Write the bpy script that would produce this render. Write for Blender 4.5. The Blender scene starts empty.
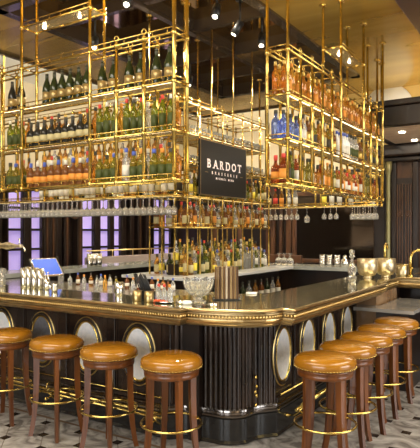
import bpy, bmesh, math, random
from mathutils import Vector, Matrix
R = random.Random(7)
PI = math.pi
C = bpy.context.scene.collection
H = 1.56                     # eye height
F = 555.0
VX, VY = -0.5417, 0.8406
CEIL = 4.03

def at(px, d):
    t = (px - 210) / F
    return (d * (VX + t * VY), d * (VY - t * VX))
def on_y(px, y):
    t = (px - 210) / F
    return y * (VX + t * VY) / (VY - t * VX)
def on_x(px, x):
    t = (px - 210) / F
    return x * (VY - t * VX) / (VX + t * VY)

# ------------------------------------------------------------------ materials
MATS = {}
def mat(name, col, rough=.5, metal=0., trans=0., ior=1.45, emit=None, es=0., coat=0., noise=None, bump=0., spec=None, alpha=None):
    if name in MATS: return MATS[name]
    m = bpy.data.materials.new(name); m.use_nodes = True
    nt = m.node_tree; b = nt.nodes['Principled BSDF']
    b.inputs['Base Color'].default_value = (*col, 1)
    b.inputs['Roughness'].default_value = rough
    b.inputs['Metallic'].default_value = metal
    b.inputs['Transmission Weight'].default_value = trans
    b.inputs['IOR'].default_value = ior
    b.inputs['Coat Weight'].default_value = coat
    if alpha is not None: b.inputs['Alpha'].default_value = alpha
    if spec is not None: b.inputs['Specular IOR Level'].default_value = spec
    if emit:
        b.inputs['Emission Color'].default_value = (*emit, 1)
        b.inputs['Emission Strength'].default_value = es
    if noise:
        # noise = (scale, stretch xyz, second colour, contrast)
        sc, st, c2 = noise[:3]
        tc = nt.nodes.new('ShaderNodeTexCoord'); mp = nt.nodes.new('ShaderNodeMapping')
        mp.inputs['Scale'].default_value = st
        n = nt.nodes.new('ShaderNodeTexNoise'); n.inputs['Scale'].default_value = sc
        n.inputs['Detail'].default_value = 5; n.inputs['Distortion'].default_value = .6
        rp = nt.nodes.new('ShaderNodeValToRGB')
        rp.color_ramp.elements[0].position = .35; rp.color_ramp.elements[1].position = .65
        rp.color_ramp.elements[0].color = (*col, 1); rp.color_ramp.elements[1].color = (*c2, 1)
        L = nt.links.new
        L(tc.outputs['Object'], mp.inputs['Vector']); L(mp.outputs['Vector'], n.inputs['Vector'])
        L(n.outputs['Fac'], rp.inputs['Fac']); L(rp.outputs['Color'], b.inputs['Base Color'])
        if bump:
            bp = nt.nodes.new('ShaderNodeBump'); bp.inputs['Strength'].default_value = bump
            bp.inputs['Distance'].default_value = .01
            L(n.outputs['Fac'], bp.inputs['Height']); L(bp.outputs['Normal'], b.inputs['Normal'])
    MATS[name] = m
    return m

BRASS = mat('polished_brass', (.78, .58, .19), .2, 1., noise=(14, (1, 1, 1), (.52, .36, .09)))
BRASS2 = mat('satin_brass', (.88, .66, .28), .3, 1.)
BRONZE = mat('antique_bronze', (.58, .44, .22), .30, .9, noise=(9, (1, 1, 6), (.36, .25, .115)), bump=.12)
PEWTER = mat('pewter_countertop', (.82, .77, .52), .09, .92, noise=(2.5, (1, 1, 1), (.42, .40, .27)), bump=.02)
STONE = mat('grey_stone', (.50, .50, .45), .18, .2, noise=(3, (1, 1, 1), (.35, .36, .32)))
WHITE_EDGE = mat('white_ledge', (.8, .8, .78), .2, .1)
EBONY = mat('ebony_wood', (.036, .021, .014), .25, 0, coat=.15, noise=(7, (1, 1, .2), (.008, .005, .004)))
PLINTH = mat('dark_plinth', (.018, .017, .016), .16, .1, coat=.3)
CHROME = mat('chrome_trim', (.30, .27, .25), .15, 1.)
DARKWOOD = mat('dark_wall_wood', (.020, .010, .006), .35, 0, coat=.12, noise=(4, (1, 1, .2), (.008, .005, .004)))
BROWNWOOD = mat('brown_wall_wood', (.10, .043, .018), .35, 0, coat=.15, noise=(4, (1, 1, .2), (.038, .017, .008)))
STOOLWOOD = mat('stool_wood', (.17, .050, .007), .3, 0, coat=.3, noise=(16, (1, 1, .12), (.075, .020, .003)), bump=.1)
LEATHER = mat('tan_leather', (.35, .145, .009), .23, 0, coat=.45, noise=(6, (1, 1, 1), (.26, .10, .005)), bump=.06)
STEEL = mat('brushed_steel', (.62, .60, .56), .22, 1.)
SILVER = mat('silver', (.8, .78, .74), .1, 1.)
GLASS = mat('clear_glass', (.97, .95, .90), .03, 0, .86, 1.42)
CRYSTAL = mat('crystal', (1, 1, .96), .03, .0, .92, 1.5)
SHELF = mat('frosted_glass_shelf', (.80, .70, .46), .12, 0, .75, 1.2)
LED = mat('warm_light_strip', (1, .9, .7), .5, emit=(1, .82, .48), es=6.5)
LAMP = mat('lamp_lens', (1, .95, .85), .5, emit=(1, .88, .66), es=25)
BLACK = mat('black_plastic', (.012, .012, .013), .35)
CREAM = mat('cream_plaster', (.80, .70, .50), .6, 0, noise=(2, (1, 1, 1), (.74, .63, .43)))
WHITEP = mat('white_plaster', (.88, .87, .83), .6)
GOLDCEIL = mat('gold_lacquer_ceiling', (.62, .43, .11), .22, .6, noise=(1.2, (.25, 2.0, 1), (.44, .28, .06)))
MIRROR = mat('dark_mirror', (.80, .60, .28), .06, 1.)
DMIR = mat('smoked_mirror', (.06, .045, .035), .06, .9, coat=.4)
BEAM = mat('dark_beam', (.06, .042, .03), .25, .3, coat=.4)
PLUMBEAM = mat('plum_beam', (.06, .035, .045), .3, .2, coat=.3)
LAV = mat('lavender_daylit_pane', (.5, .42, .8), .3, emit=(.36, .27, .72), es=.62)
BLUE_SCREEN = mat('blue_screen', (.02, .07, .40), .4, emit=(.04, .12, .62), es=.6)
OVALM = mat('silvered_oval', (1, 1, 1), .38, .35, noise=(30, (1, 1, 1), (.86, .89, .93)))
OVALG = mat('dark_reflecting_oval', (.16, .16, .18), .4, .25, noise=(30, (1, 1, 1), (.11, .11, .125)))  # dark reflection put into the base colour of one oval

def floor_mat():
    m = bpy.data.materials.new('marble_octagon_floor'); m.use_nodes = True
    nt = m.node_tree; b = nt.nodes['Principled BSDF']; N = nt.nodes.new; L = nt.links.new
    tc = N('ShaderNodeTexCoord'); sp = N('ShaderNodeSeparateXYZ'); L(tc.outputs['Object'], sp.inputs[0])
    def M(op, a, bb=None, c=None):
        n = N('ShaderNodeMath'); n.operation = op
        for i, v in enumerate((a, bb, c)):
            if v is None: continue
            if isinstance(v, (int, float)): n.inputs[i].default_value = v
            else: L(v, n.inputs[i])
        return n.outputs[0]
    x, y = sp.outputs['X'], sp.outputs['Y']
    x0, y0 = -3.59, 3.09
    P = .39
    dx = M('SUBTRACT', x, x0); dy = M('SUBTRACT', y, y0)
    u = M('DIVIDE', M('ADD', dx, dy), P); v = M('DIVIDE', M('SUBTRACT', dx, dy), P)
    fu = M('ABSOLUTE', M('SUBTRACT', M('FRACT', M('ADD', u, 100.5)), .5))
    fv = M('ABSOLUTE', M('SUBTRACT', M('FRACT', M('ADD', v, 100.5)), .5))
    dot = M('LESS_THAN', M('ADD', fu, fv), .18)
    grout = M('LESS_THAN', M('MINIMUM', fu, fv), .012)
    inrow = M('LESS_THAN', y, 3.20)
    band = M('MULTIPLY', M('GREATER_THAN', y, 3.17), M('LESS_THAN', y, 3.20))
    n1 = N('ShaderNodeTexNoise'); n1.inputs['Scale'].default_value = 4.2; n1.inputs['Detail'].default_value = 9; n1.inputs['Distortion'].default_value = 2.6
    L(tc.outputs['Object'], n1.inputs['Vector'])
    rp = N('ShaderNodeValToRGB'); e = rp.color_ramp.elements
    e[0].position = .36; e[0].color = (.14, .125, .115, 1); e[1].position = .68; e[1].color = (.41, .39, .365, 1)
    k = e.new(.5); k.color = (.28, .26, .24, 1)
    L(n1.outputs['Fac'], rp.inputs['Fac'])
    # tile by tile variation
    cx = N('ShaderNodeCombineXYZ'); L(M('FLOOR', u), cx.inputs[0]); L(M('FLOOR', v), cx.inputs[1])
    wn = N('ShaderNodeTexWhiteNoise'); wn.noise_dimensions = '3D'; L(cx.outputs[0], wn.inputs['Vector'])
    hs = N('ShaderNodeHueSaturation'); L(rp.outputs['Color'], hs.inputs['Color'])
    L(M('MULTIPLY_ADD', wn.outputs['Value'], .14, .98), hs.inputs['Value'])
    def mix(f, a, col):
        n = N('ShaderNodeMix'); n.data_type = 'RGBA'
        L(f, n.inputs['Factor']); L(a, n.inputs[6]); n.inputs[7].default_value = (*col, 1)
        return n.outputs[2]
    c = mix(M('MULTIPLY', grout, inrow), hs.outputs['Color'], (.16, .13, .11))
    c = mix(M('MULTIPLY', dot, inrow), c, (.022, .015, .012))
    # right-hand side of the bar keeps its dots as well
    ri = M('GREATER_THAN', x, -1.45)
    c = mix(M('MULTIPLY', dot, ri), c, (.022, .015, .012))
    c = mix(band, c, (.17, .11, .07))
    L(c, b.inputs['Base Color'])
    b.inputs['Roughness'].default_value = .22
    return m
FLOORM = floor_mat()

# ------------------------------------------------------------------ mesh helpers
class MB:
    def __init__(s): s.bm = bmesh.new()
    def box(s, x0, x1, y0, y1, z0, z1, bev=0):
        r = bmesh.ops.create_cube(s.bm, size=1)
        vs = r['verts']
        for v in vs:
            v.co = Vector(((x0+x1)/2+v.co.x*(x1-x0), (y0+y1)/2+v.co.y*(y1-y0), (z0+z1)/2+v.co.z*(z1-z0)))
        if bev:
            es = list({e for v in vs for e in v.link_edges})
            bmesh.ops.bevel(s.bm, geom=es, offset=bev, segments=2, affect='EDGES', profile=.5)
        return s
    def tube(s, pts, r, n=8, closed=False, caps=True):
        pts = [Vector(p) for p in pts]
        rings = []
        m = len(pts)
        rr = r if isinstance(r, (list, tuple)) else [r]*m
        up = None
        for i, p in enumerate(pts):
            if closed: t = (pts[(i+1) % m] - pts[i-1])
            else: t = pts[min(i+1, m-1)] - pts[max(i-1, 0)]
            t.normalize()
            if up is None:
                up = Vector((0, 0, 1)) if abs(t.z) < .9 else Vector((1, 0, 0))
            a = t.cross(up); a.normalize(); b = a.cross(t); b.normalize(); up = b
            rings.append([s.bm.verts.new(p + (a*math.cos(2*PI*k/n) + b*math.sin(2*PI*k/n))*rr[i]) for k in range(n)])
        seg = m if closed else m-1
        for i in range(seg):
            A, B = rings[i], rings[(i+1) % m]
            for k in range(n):
                f = s.bm.faces.new((A[k], A[(k+1) % n], B[(k+1) % n], B[k])); f.smooth = True
        if caps and not closed:
            s.bm.faces.new(list(reversed(rings[0]))); s.bm.faces.new(rings[-1])
        return s
    def lathe(s, prof, n=20, c=(0, 0, 0), axis='z', sx=1, sy=1):
        """prof: (r, z) from bottom to top"""
        rings = []
        for r, z in prof:
            if r < 1e-5: rings.append([s.bm.verts.new(s._ax(c, 0, 0, z, axis))])
            else: rings.append([s.bm.verts.new(s._ax(c, r*sx*math.cos(2*PI*k/n), r*sy*math.sin(2*PI*k/n), z, axis)) for k in range(n)])
        for A, B in zip(rings, rings[1:]):
            for k in range(n):
                k2 = (k+1) % n
                if len(A) == 1 and len(B) == 1: break
                if len(A) == 1: f = s.bm.faces.new((A[0], B[k2], B[k]))
                elif len(B) == 1: f = s.bm.faces.new((A[k], A[k2], B[0]))
                else: f = s.bm.faces.new((A[k], A[k2], B[k2], B[k]))
                f.smooth = True
        return s
    def _ax(s, c, a, b, z, axis):
        if axis == 'z': return (c[0]+a, c[1]+b, c[2]+z)
        if axis == 'x': return (c[0]+z, c[1]+a, c[2]+b)
        return (c[0]+b, c[1]+z, c[2]+a)
    def ball(s, c, r, n=8, m=6, sz=1):
        return s.lathe([(r*math.sin(PI*i/m), -r*sz*math.cos(PI*i/m)) for i in range(m+1)], n, c)
    def torus(s, c, R_, r, axis='z', n=20, k=6):
        pts = []
        for i in range(n):
            a = 2*PI*i/n
            pts.append(s._ax(c, R_*math.cos(a), R_*math.sin(a), 0, axis))
        return s.tube(pts, r, k, closed=True)
    def prism(s, poly, z0, z1):
        A = [s.bm.verts.new((x, y, z0)) for x, y in poly]; B = [s.bm.verts.new((x, y, z1)) for x, y in poly]
        s.bm.faces.new(list(reversed(A))); s.bm.faces.new(B)
        for i in range(len(poly)):
            j = (i+1) % len(poly)
            s.bm.faces.new((A[i], A[j], B[j], B[i]))
        return s
    def sweep(s, path, prof, smooth=False):
        """open path (x,y) with outward = right-hand side; prof (offset, z)"""
        P = [Vector(p) for p in path]; nr = []
        for i in range(len(P)):
            ns = []
            if i: d = (P[i]-P[i-1]).normalized(); ns.append(Vector((d.y, -d.x)))
            if i < len(P)-1: d = (P[i+1]-P[i]).normalized(); ns.append(Vector((d.y, -d.x)))
            a = ns[0] if len(ns) == 1 else (ns[0]+ns[1]).normalized()
            k = 1/max(.5, a.dot(ns[0])); nr.append(a*k)
        cols = [[s.bm.verts.new((p.x+n.x*o, p.y+n.y*o, z)) for o, z in prof] for p, n in zip(P, nr)]
        for A, B in zip(cols, cols[1:]):
            for k in range(len(prof)-1):
                f = s.bm.faces.new((A[k], B[k], B[k+1], A[k+1])); f.smooth = smooth
        for cl in (cols[0], cols[-1]):
            if len(cl) > 2:
                try: s.bm.faces.new(cl)
                except ValueError: pass
        return s
    def build(s, name, m, parent=None, loc=None, fix=True):
        if fix: bmesh.ops.recalc_face_normals(s.bm, faces=s.bm.faces)
        me = bpy.data.meshes.new(name); s.bm.to_mesh(me); s.bm.free()
        for mm in (m if isinstance(m, (list, tuple)) else [m]): me.materials.append(mm)
        o = bpy.data.objects.new(name, me); C.objects.link(o)
        if parent: o.parent = parent
        if loc: o.location = loc
        return o

def tag(o, label=None, cat=None, group=None, kind=None):
    if label: o['label'] = label
    if cat: o['category'] = cat
    if group: o['group'] = group
    if kind: o['kind'] = kind
    return o
def thing(name, label, cat, loc=(0, 0, 0), rz=0, group=None):
    o = bpy.data.objects.new(name, None); C.objects.link(o)
    o.location = loc; o.rotation_euler = (0, 0, rz); o.empty_display_size = .05
    return tag(o, label, cat, group)
def struct(name, mb, m, parent=None):
    o = mb.build(name, m, parent)
    if not parent: o['kind'] = 'structure'
    return o
def copy_tree(o, parent=None):
    c = o.copy(); C.objects.link(c)
    if parent: c.parent = parent
    for ch in list(o.children): copy_tree(ch, c)
    return c

# ------------------------------------------------------------------ bar counter
PY = 3.06; PX = -1.56; ZT = 1.04
edge = [(-6.4, PY), (-2.21, PY), (-2.21, 3.14)]
for i in range(1, 17):
    a = PI/2*i/16*.97
    edge.append((-2.21+.56*math.sin(a), 3.48-.34*math.cos(a)))
edge += [(-1.65, 3.48), (PX, 3.48), (PX, 5.76), (-1.635, 5.76), (-1.635, 6.57), (.6, 6.57)]
inner = [(.6, 7.1), (-1.62, 7.1), (-1.62, 8.4), (-6.4, 8.4)]
bar = thing('bar_counter', 'large island bar with bronze edged pewter top, ebony panels and oval medallions', 'bar', (-2.0, 3.5, 0))
OX = Vector((-2.0, 3.5, 0))
def bpart(name, mb, m, parent=None):
    o = mb.build(name, m, parent or bar)
    if parent is None: o.location = -OX
    return o
top = [(x, y) for x, y in edge] + inner
hole = [(-5.85, 3.50), (-2.14, 3.50), (-2.14, 7.87), (-5.85, 7.87)]
# ring top: four slabs that share edges -> build as front L and rear L
fr = [(x, y) for x, y in edge if y < 3.49 or x > -2.0]
m = MB()
frontpoly = edge[:19] + [(-1.65, 3.48), (PX, 3.48), (PX, 5.76), (-1.635, 5.76), (-1.635, 6.57), (.6, 6.57), (.6, 7.1), (-1.62, 7.1), (-1.62, 8.4), (-2.14, 8.4), (-2.14, 4.25), (-2.85, 3.50), (-6.4, 3.50)]
m.prism(frontpoly, 1.018, ZT)
bpart('countertop', m, PEWTER)
m = MB(); m.prism([(-6.4, 3.50), (-5.85, 3.50), (-5.85, 7.87), (-2.14, 7.87), (-2.14, 8.4), (-6.4, 8.4)], .985, ZT)
bpart('rear_countertop', m, STONE)
m = MB()
m.sweep(edge, [(0, 1.040), (.010, 1.036), (.014, 1.028), (.010, 1.020), (-.008, 1.017), (-.008, 1.013), (.006, 1.010), (.006, 1.002), (-.016, .998), (-.018, .974), (.000, .970), (.002, .962), (-.016, .958), (-.018, .953), (-.010, .950), (-.016, .938), (-.034, .934), (-.036, .929), (-.030, .927), (-.044, .914), (-.11, .906), (-.12, .93)])
bpart('edge_moulding', m, BRONZE)
m = MB()
def resample(path, step):
    out = []; acc = 0; P = [Vector(p) for p in path]
    for a, b in zip(P, P[1:]):
        L_ = (b-a).length; d = (b-a)/L_ if L_ > 0 else Vector((0, 0)); s = -acc
        s = step-acc if acc else 0
        while s <= L_:
            out.append(((a+d*s), Vector((d.y, -d.x)))); s += step
        acc = L_-(s-step)
    return out
for p, n in resample(edge[:-1], .0235):
    if p.x < -5.2: continue
    q = p+n*(-.008)
    m.ball((q.x, q.y, .986), .0095, 6, 4, 1.15)
bpart('beading', m, BRASS2)
# fixed white ledge / underbar seen inside
m = MB(); m.box(-5.85, -2.87, 3.50, 3.54, 1.0, 1.017); m.box(-2.18, -2.14, 4.28, 7.87, 1.0, 1.017)
bpart('inner_ledge', m, WHITE_EDGE)

# body
def catmull(P, n=8):
    out = []
    P = [Vector(p) for p in P]
    for i in range(len(P)-1):
        p0 = P[max(i-1, 0)]; p1 = P[i]; p2 = P[i+1]; p3 = P[min(i+2, len(P)-1)]
        for k in range(n):
            t = k/n
            out.append(.5*((2*p1)+(-p0+p2)*t+(2*p0-5*p1+4*p2-p3)*t*t+(-p0+3*p1-3*p2+p3)*t**3))
    out.append(P[-1]); return out
bow = catmull([(-2.52, 3.335), (-2.40, 3.425), (-2.25, 3.455), (-2.10, 3.475), (-2.00, 3.56), (-1.96, 3.70), (-1.86, 3.83)], 10)
plin = [(-6.15, 3.335), (-2.60, 3.335)] + [tuple(p) for p in bow] + [(-1.855, 5.76), (-1.66, 5.76), (-1.66, 6.60), (.5, 6.60)]
m = MB()
m.sweep(plin, [(-.2, 0), (.0, 0), (.012, .012), (0, .03), (0, .185), (-.012, .195), (-.2, .195)])
bpart('plinth', m, PLINTH)
m = MB()
m.sweep(plin[:-4]+[(-1.855, 5.76)], [(-.015, .195), (.006, .200), (.008, .212), (-.006, .220), (-.006, .232), (.000, .238), (-.004, .250), (-.022, .256)])
bpart('base_moulding', m, CHROME)
ins = .035
# flat front faces behind the medallions
m = MB()
m.box(-6.15, -2.50, 3.335+ins, 3.42, .19, .915)
bpart('front_panel', m, EBONY)
m = MB()
m.box(-1.95, -1.855-ins, 3.86, 5.76, .19, .915)
bpart('side_panel', m, EBONY)
# panel frames (raised stiles and rails), left run
def frames(mb, axis, c0, stiles, zlo=.27, zhi=.89):
    for s0 in stiles:
        if axis == 'x':
            mb.box(s0-.04, s0+.04, c0-.014, c0+.01, zlo-.04, zhi+.03, .004)
            for q in (-.055, .055): mb.box(s0+q-.006, s0+q+.006, c0-.008, c0+.01, zlo+.03, zhi-.02)
        else:
            mb.box(c0-.01, c0+.014, s0-.04, s0+.04, zlo-.04, zhi+.03, .004)
            for q in (-.055, .055): mb.box(c0-.01, c0+.008, s0+q-.006, s0+q+.006, zlo+.03, zhi-.02)
OVX = [-2.84-.56*i for i in range(6)]
OVY = [3.985+.505*i for i in range(4)]
m = MB(); frames(m, 'x', 3.37, [x+.28 for x in OVX]+[OVX[-1]-.28])
m.box(-6.15, -2.52, 3.352, 3.39, .235, .285, .004); m.box(-6.15, -2.52, 3.352, 3.39, .88, .915, .004)
bpart('panel_moulding', m, EBONY)
m = MB(); frames(m, 'y', -1.89, [y-.2525 for y in OVY][1:]+[OVY[-1]+.2525])
m.box(-1.91, -1.872, 3.86, 5.76, .235, .285, .004); m.box(-1.91, -1.872, 3.86, 5.76, .88, .915, .004)
bpart('panel_moulding', m, EBONY)
m = MB(); m.tube([(-6.1, 3.345, .30), (-2.56, 3.345, .30)], .004, 6); m.tube([(-1.868, 3.9, .30), (-1.868, 5.74, .30)], .007, 6)
bpart('gilt_line', m, BRASS)
# reeded bow
fl = []
raw = [Vector(p) for p in bow]; pts = resample([tuple(p) for p in raw], .006)
for i, (p, n) in enumerate(pts):
    ph = (i*.006/.042) % 1
    o = -ins-.004 + .017*math.sqrt(max(0, 1-(2*ph-1)**2))
    fl.append((p.x+n.x*o, p.y+n.y*o))
m = MB()
A = [m.bm.verts.new((x, y, .19)) for x, y in fl]; B = [m.bm.verts.new((x, y, .92)) for x, y in fl]
for i in range(len(fl)-1): m.bm.faces.new((A[i], A[i+1], B[i+1], B[i]))
bpart('reeded_corner', m, EBONY)
m = MB()
for (i0, z) in ((-16, .47), (-15, .40), (-17, .36), (-15, .33), (-16, .26)):
    p, n = pts[int(len(pts)*.80)+i0+16]
    m.ball((p.x+n.x*.0, p.y+n.y*.0, z), .012, 8, 6, 1.3)
bpart('gilt_ornament', m, BRASS)
# pier where the bar turns right
m = MB(); m.box(-2.10, -1.67, 5.77, 6.60, .19, .915); bpart('end_panel', m, mat('polished_walnut_panel', (.34, .21, .11), .15, 0, coat=.4, noise=(4, (1, 1, .3), (.20, .11, .05))))
# inside back faces
m = MB(); m.box(-6.1, -2.3, 3.42, 3.47, 0, .98); m.box(-2.16, -1.96, 3.9, 7.9, 0, .98); m.box(-6.3, -5.95, 3.5, 8.3, 0, .985); m.box(-5.95, -1.8, 7.95, 8.3, 0, .985); m.box(-1.6, .55, 6.98, 7.05, 0, 1.018)
bpart('inner_carcass', m, DARKWOOD)
# medallions
def medallion(x, y, axis, grey=False):
    e = MB(); a, b_ = .125, .20
    # plate
    n = 36
    def P(r, k, dep): 
        A_ = 2*PI*k/n; u = math.cos(A_)*(a+r); w = math.sin(A_)*(b_+r)
        return (x+u, y-dep, .60+w) if axis == 'x' else (x+dep, y+u, .60+w)
    ring = [e.bm.verts.new(P(.0, k, .006)) for k in range(n)]; rg2 = [e.bm.verts.new(P(.0, k, 0)) for k in range(n)]
    e.bm.faces.new(ring)
    for k in range(n): e.bm.faces.new((ring[k], ring[(k+1) % n], rg2[(k+1) % n], rg2[k]))
    root = bpart('medallion', e, OVALG if grey else OVALM)
    if grey: root['label'] = 'oval medallion with dark reflection painted grey'
    f = MB(); f.tube([P(.009, k, .008) for k in range(n)], .010, 8, closed=True)
    f.build('inner_ring', BRASS, root)
    f = MB(); f.tube([P(.029, k, .008) for k in range(n)], .0125, 8, closed=True)
    f.build('medallion_frame', EBONY, root)
    f = MB(); f.tube([P(.045, k, .004) for k in range(n)], .006, 6, closed=True)
    f.build('outer_ring', BRASS2, root)
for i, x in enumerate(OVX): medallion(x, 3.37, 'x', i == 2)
for y in OVY: medallion(-1.89, y, 'y')
# foot rails with brackets
m = MB()
m.tube([(-6.1, 3.20, .235), (-2.46, 3.20, .235)], .011, 10); m.tube([(-6.1, 3.245, .185), (-2.46, 3.245, .185)], .009, 10)
bpart('foot_rail', m, BRASS)
m = MB()
m.tube([(-1.71, 3.96, .235), (-1.71, 5.72, .235)], .014, 10); m.tube([(-1.76, 3.96, .185), (-1.76, 5.72, .185)], .012, 10)
bpart('foot_rail', m, BRASS)
def bracket(x, y, ax):
    m = MB(); f = (lambda o, z: (x, y-o, z)) if ax == 'x' else (lambda o, z: (x+o, y, z))
    m.tube([f(0, .12), f(.06, .13), f(.10, .165), f(.135, .205)], .008, 8)
    m.tube([f(.135, .205), f(.16, .25), f(.155, .28), f(.135, .285), f(.125, .27)], .006, 6)
    m.ball(f(.0, .12), .018); m.ball(f(.165, .16), .016)
    m.tube([f(.10, .165), f(.165, .16)], .006, 6)
    bpart('rail_bracket', m, BRASS)
for x in (-2.56, -3.68, -4.80): bracket(x+.0, 3.335, 'x')
for y in (4.0, 4.75, 5.5): bracket(-1.855, y, 'y')

# ------------------------------------------------------------------ low service counter at right
lc = thing('service_counter', 'low grey marble service counter set against the far right end of the bar', 'counter', (-1.45, 6.0, 0))
m = MB(); m.box(-1.83, -1.24, 5.53, 5.755, .765, .80); m.box(-1.63, -1.24, 5.755, 6.56, .765, .80)
o = m.build('marble_top', mat('dark_grey_marble', (.34, .32, .29), .08, .1, noise=(4, (1, 1, 1), (.20, .19, .17))), lc); o.location = (1.45, -6.0, 0)
m = MB(); m.box(-1.62, -1.30, 5.60, 6.5, 0, .765)
o = m.build('cabinet', DARKWOOD, lc); o.location = (1.45, -6.0, 0)

# ------------------------------------------------------------------ stools
def make_stool():
    t = thing('bar_stool', 'x', 'stool', (0, 0, 0), 0, 'leather bar stools round the bar')
    ZS = .753
    m = MB(); m.lathe([(0, .662), (.186, .662), (.199, .668), (.205, .680), (.207, .697), (.202, .716), (.187, .731), (.158, .741), (.11, .747), (0, .750)], 40)
    seat = m.build('seat', LEATHER, t)
    m = MB()
    for k in range(60):
        a = 2*PI*k/60; m.ball((.203*math.cos(a), .203*math.sin(a), .672), .0050, 5, 4)
    m.build('nailheads', BRASS, seat)
    m = MB(); m.lathe([(0, .605), (.172, .605), (.182, .610), (.184, .630), (.178, .640), (.190, .650), (.194, .661), (.19, .6625), (0, .6625)], 40)
    m.build('apron', STOOLWOOD, t)
    for k in range(4):
        a = PI/2*k; ca, sa = math.cos(a), math.sin(a)
        m = MB(); rings = []
        for (r, z, w, d) in ((.150, .61, .050, .042), (.150, .45, .046, .040), (.156, .28, .041, .037), (.168, .15, .038, .034), (.182, .06, .036, .032), (.196, 0, .037, .032)):
            vs = []
            for (u, v) in ((-.5, -.5), (-.3, .58), (.3, .58), (.5, -.5)):
                rr = r+v*d; tt = u*w
                vs.append(m.bm.verts.new((rr*ca-tt*sa, rr*sa+tt*ca, z)))
            rings.append(vs)
        for A, B in zip(rings, rings[1:]):
            for j in range(4): m.bm.faces.new((A[j], A[(j+1) % 4], B[(j+1) % 4], B[j]))
        m.bm.faces.new(rings[0]); m.bm.faces.new(rings[-1])
        m.build('leg', STOOLWOOD, t)
    m = MB(); m.torus((0, 0, .29), .203, .0085, 'z', 48, 8)
    for k in range(4):
        a = PI/2*k; m.tube([(.165*math.cos(a), .165*math.sin(a), .29), (.203*math.cos(a), .203*math.sin(a), .29)], .006, 6)
    m.build('footrest_ring', BRASS, t)
    return t
stool0 = make_stool()
used = [False]
viewA = math.atan2(-VY, -VX)
def stool(x, y, phi, label, px):
    s = stool0 if not used[0] else copy_tree(stool0); used[0] = True
    ang = math.atan2(-y, -x)
    s.location = (x, y, 0); s.rotation_euler = (0, 0, ang+math.radians(phi)); s['label'] = label
LY = 2.975
stool(on_y(171.5, LY), LY, 20, 'tan leather bar stool just left of the reeded bar corner', 0)
stool(on_y(109, LY), LY, 2, 'tan leather bar stool in the left row, second from the bar corner', 0)
stool(on_y(57, LY), LY, 0, 'tan leather bar stool in the left row, third from the bar corner', 0)
stool(on_y(7, LY), LY, 12, 'tan leather bar stool cut by the left photo edge', 0)
RX = -1.36
nm = ['nearest of the right row', 'second from the front of the right row', 'third and middle one of the right row', 'fourth from the front of the right row', 'farthest of the right row by the service counter']
for p, ph, n_ in zip((325, 347.5, 366, 381, 396), (40, 35, 42, 38, 40), nm):
    stool(RX, on_x(p, RX), ph, 'tan leather bar stool, '+n_, 0)
stool(-.80, 5.95, 30, 'tan leather bar stool behind the low service counter, cut by the right photo edge', 0)

# ------------------------------------------------------------------ bottles
GL = {
 'green': mat('dark_green_glass', (.032, .042, .012), .08, 0, .25, 1.4),
 'lime': mat('bright_green_glass', (.34, .38, .03), .05, 0, .8, 1.4),
 'olive': mat('olive_glass', (.50, .42, .05), .05, 0, .82, 1.4),
 'amber': mat('amber_spirit', (.80, .38, .06), .05, 0, .82, 1.4),
 'honey': mat('honey_spirit', (.92, .55, .10), .05, 0, .82, 1.4),
 'red': mat('red_spirit', (.60, .13, .03), .05, 0, .82, 1.4),
 'clear': mat('clear_spirit', (.90, .92, .90), .05, 0, .82, 1.4),
 'blue': mat('blue_glass', (.30, .42, .90), .05, 0, .82, 1.4),
 'black': mat('black_glass', (.02, .018, .014), .1, 0, .1, 1.4),
 'brown': mat('brown_glass', (.20, .07, .02), .1, 0, .3, 1.4),
 'white': mat('white_ceramic', (.82, .80, .76), .2),
}
LB = {
 'bronze': mat('bronze_foil', (.42, .30, .12), .35, .6), 'cream': mat('cream_paper', (.52, .44, .22), .6), 'orange': mat('orange_paper', (.70, .28, .04), .6),
 'white': mat('white_paper', (.70, .66, .56), .6), 'black': mat('black_paper', (.05, .045, .03), .6),
 'green': mat('green_paper', (.050, .062, .008), .6), 'gold': mat('gold_foil', (.85, .60, .18), .3, .9),
 'red': mat('red_paper', (.62, .06, .04), .6), 'blue': mat('blue_paper', (.08, .12, .45), .6), 'yellow': mat('yellow_paper', (.90, .72, .08), .6),
}
SH = {   # (profile, label r / z0 / z1, cap (r, z0, z1))
 'champagne': ([(0, 0), (.040, 0), (.044, .006), (.044, .13), (.040, .165), (.028, .205), (.0165, .24), (.0145, .275), (.016, .277), (.016, .287), (.0135, .29), (0, .29)], (.0447, .045, .115), (.0165, .225, .297)),
 'wine': ([(0, 0), (.034, 0), (.037, .005), (.037, .175), (.033, .197), (.017, .215), (.0145, .228), (.0145, .285), (0, .285)], (.0377, .05, .14), (.0160, .255, .292)),
 'tall': ([(0, 0), (.031, 0), (.033, .005), (.033, .19), (.027, .215), (.014, .24), (.013, .30), (0, .30)], (.0337, .045, .15), (.0150, .275, .312)),
 'squat': ([(0, 0), (.038, 0), (.043, .006), (.045, .12), (.038, .150), (.017, .172), (.014, .20), (.014, .225), (0, .225)], (.0457, .045, .100), (.018, .205, .250)),
 'flask': ([(0, 0), (.036, 0), (.039, .004), (.041, .15), (.030, .18), (.0155, .195), (.0145, .24), (0, .24)], (.0417, .03, .125), (.019, .225, .262)),
 'mini': ([(0, 0), (.024, 0), (.026, .004), (.026, .09), (.012, .115), (.010, .14), (0, .14)], (.0266, .02, .07), (.012, .13, .155)),
}
protos = {}; root_used = {}
NAMES = {'champagne': 'champagne_bottle', 'wine': 'wine_bottle', 'tall': 'liqueur_bottle', 'squat': 'decanter_bottle', 'flask': 'spirit_bottle', 'mini': 'bitters_bottle'}
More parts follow.
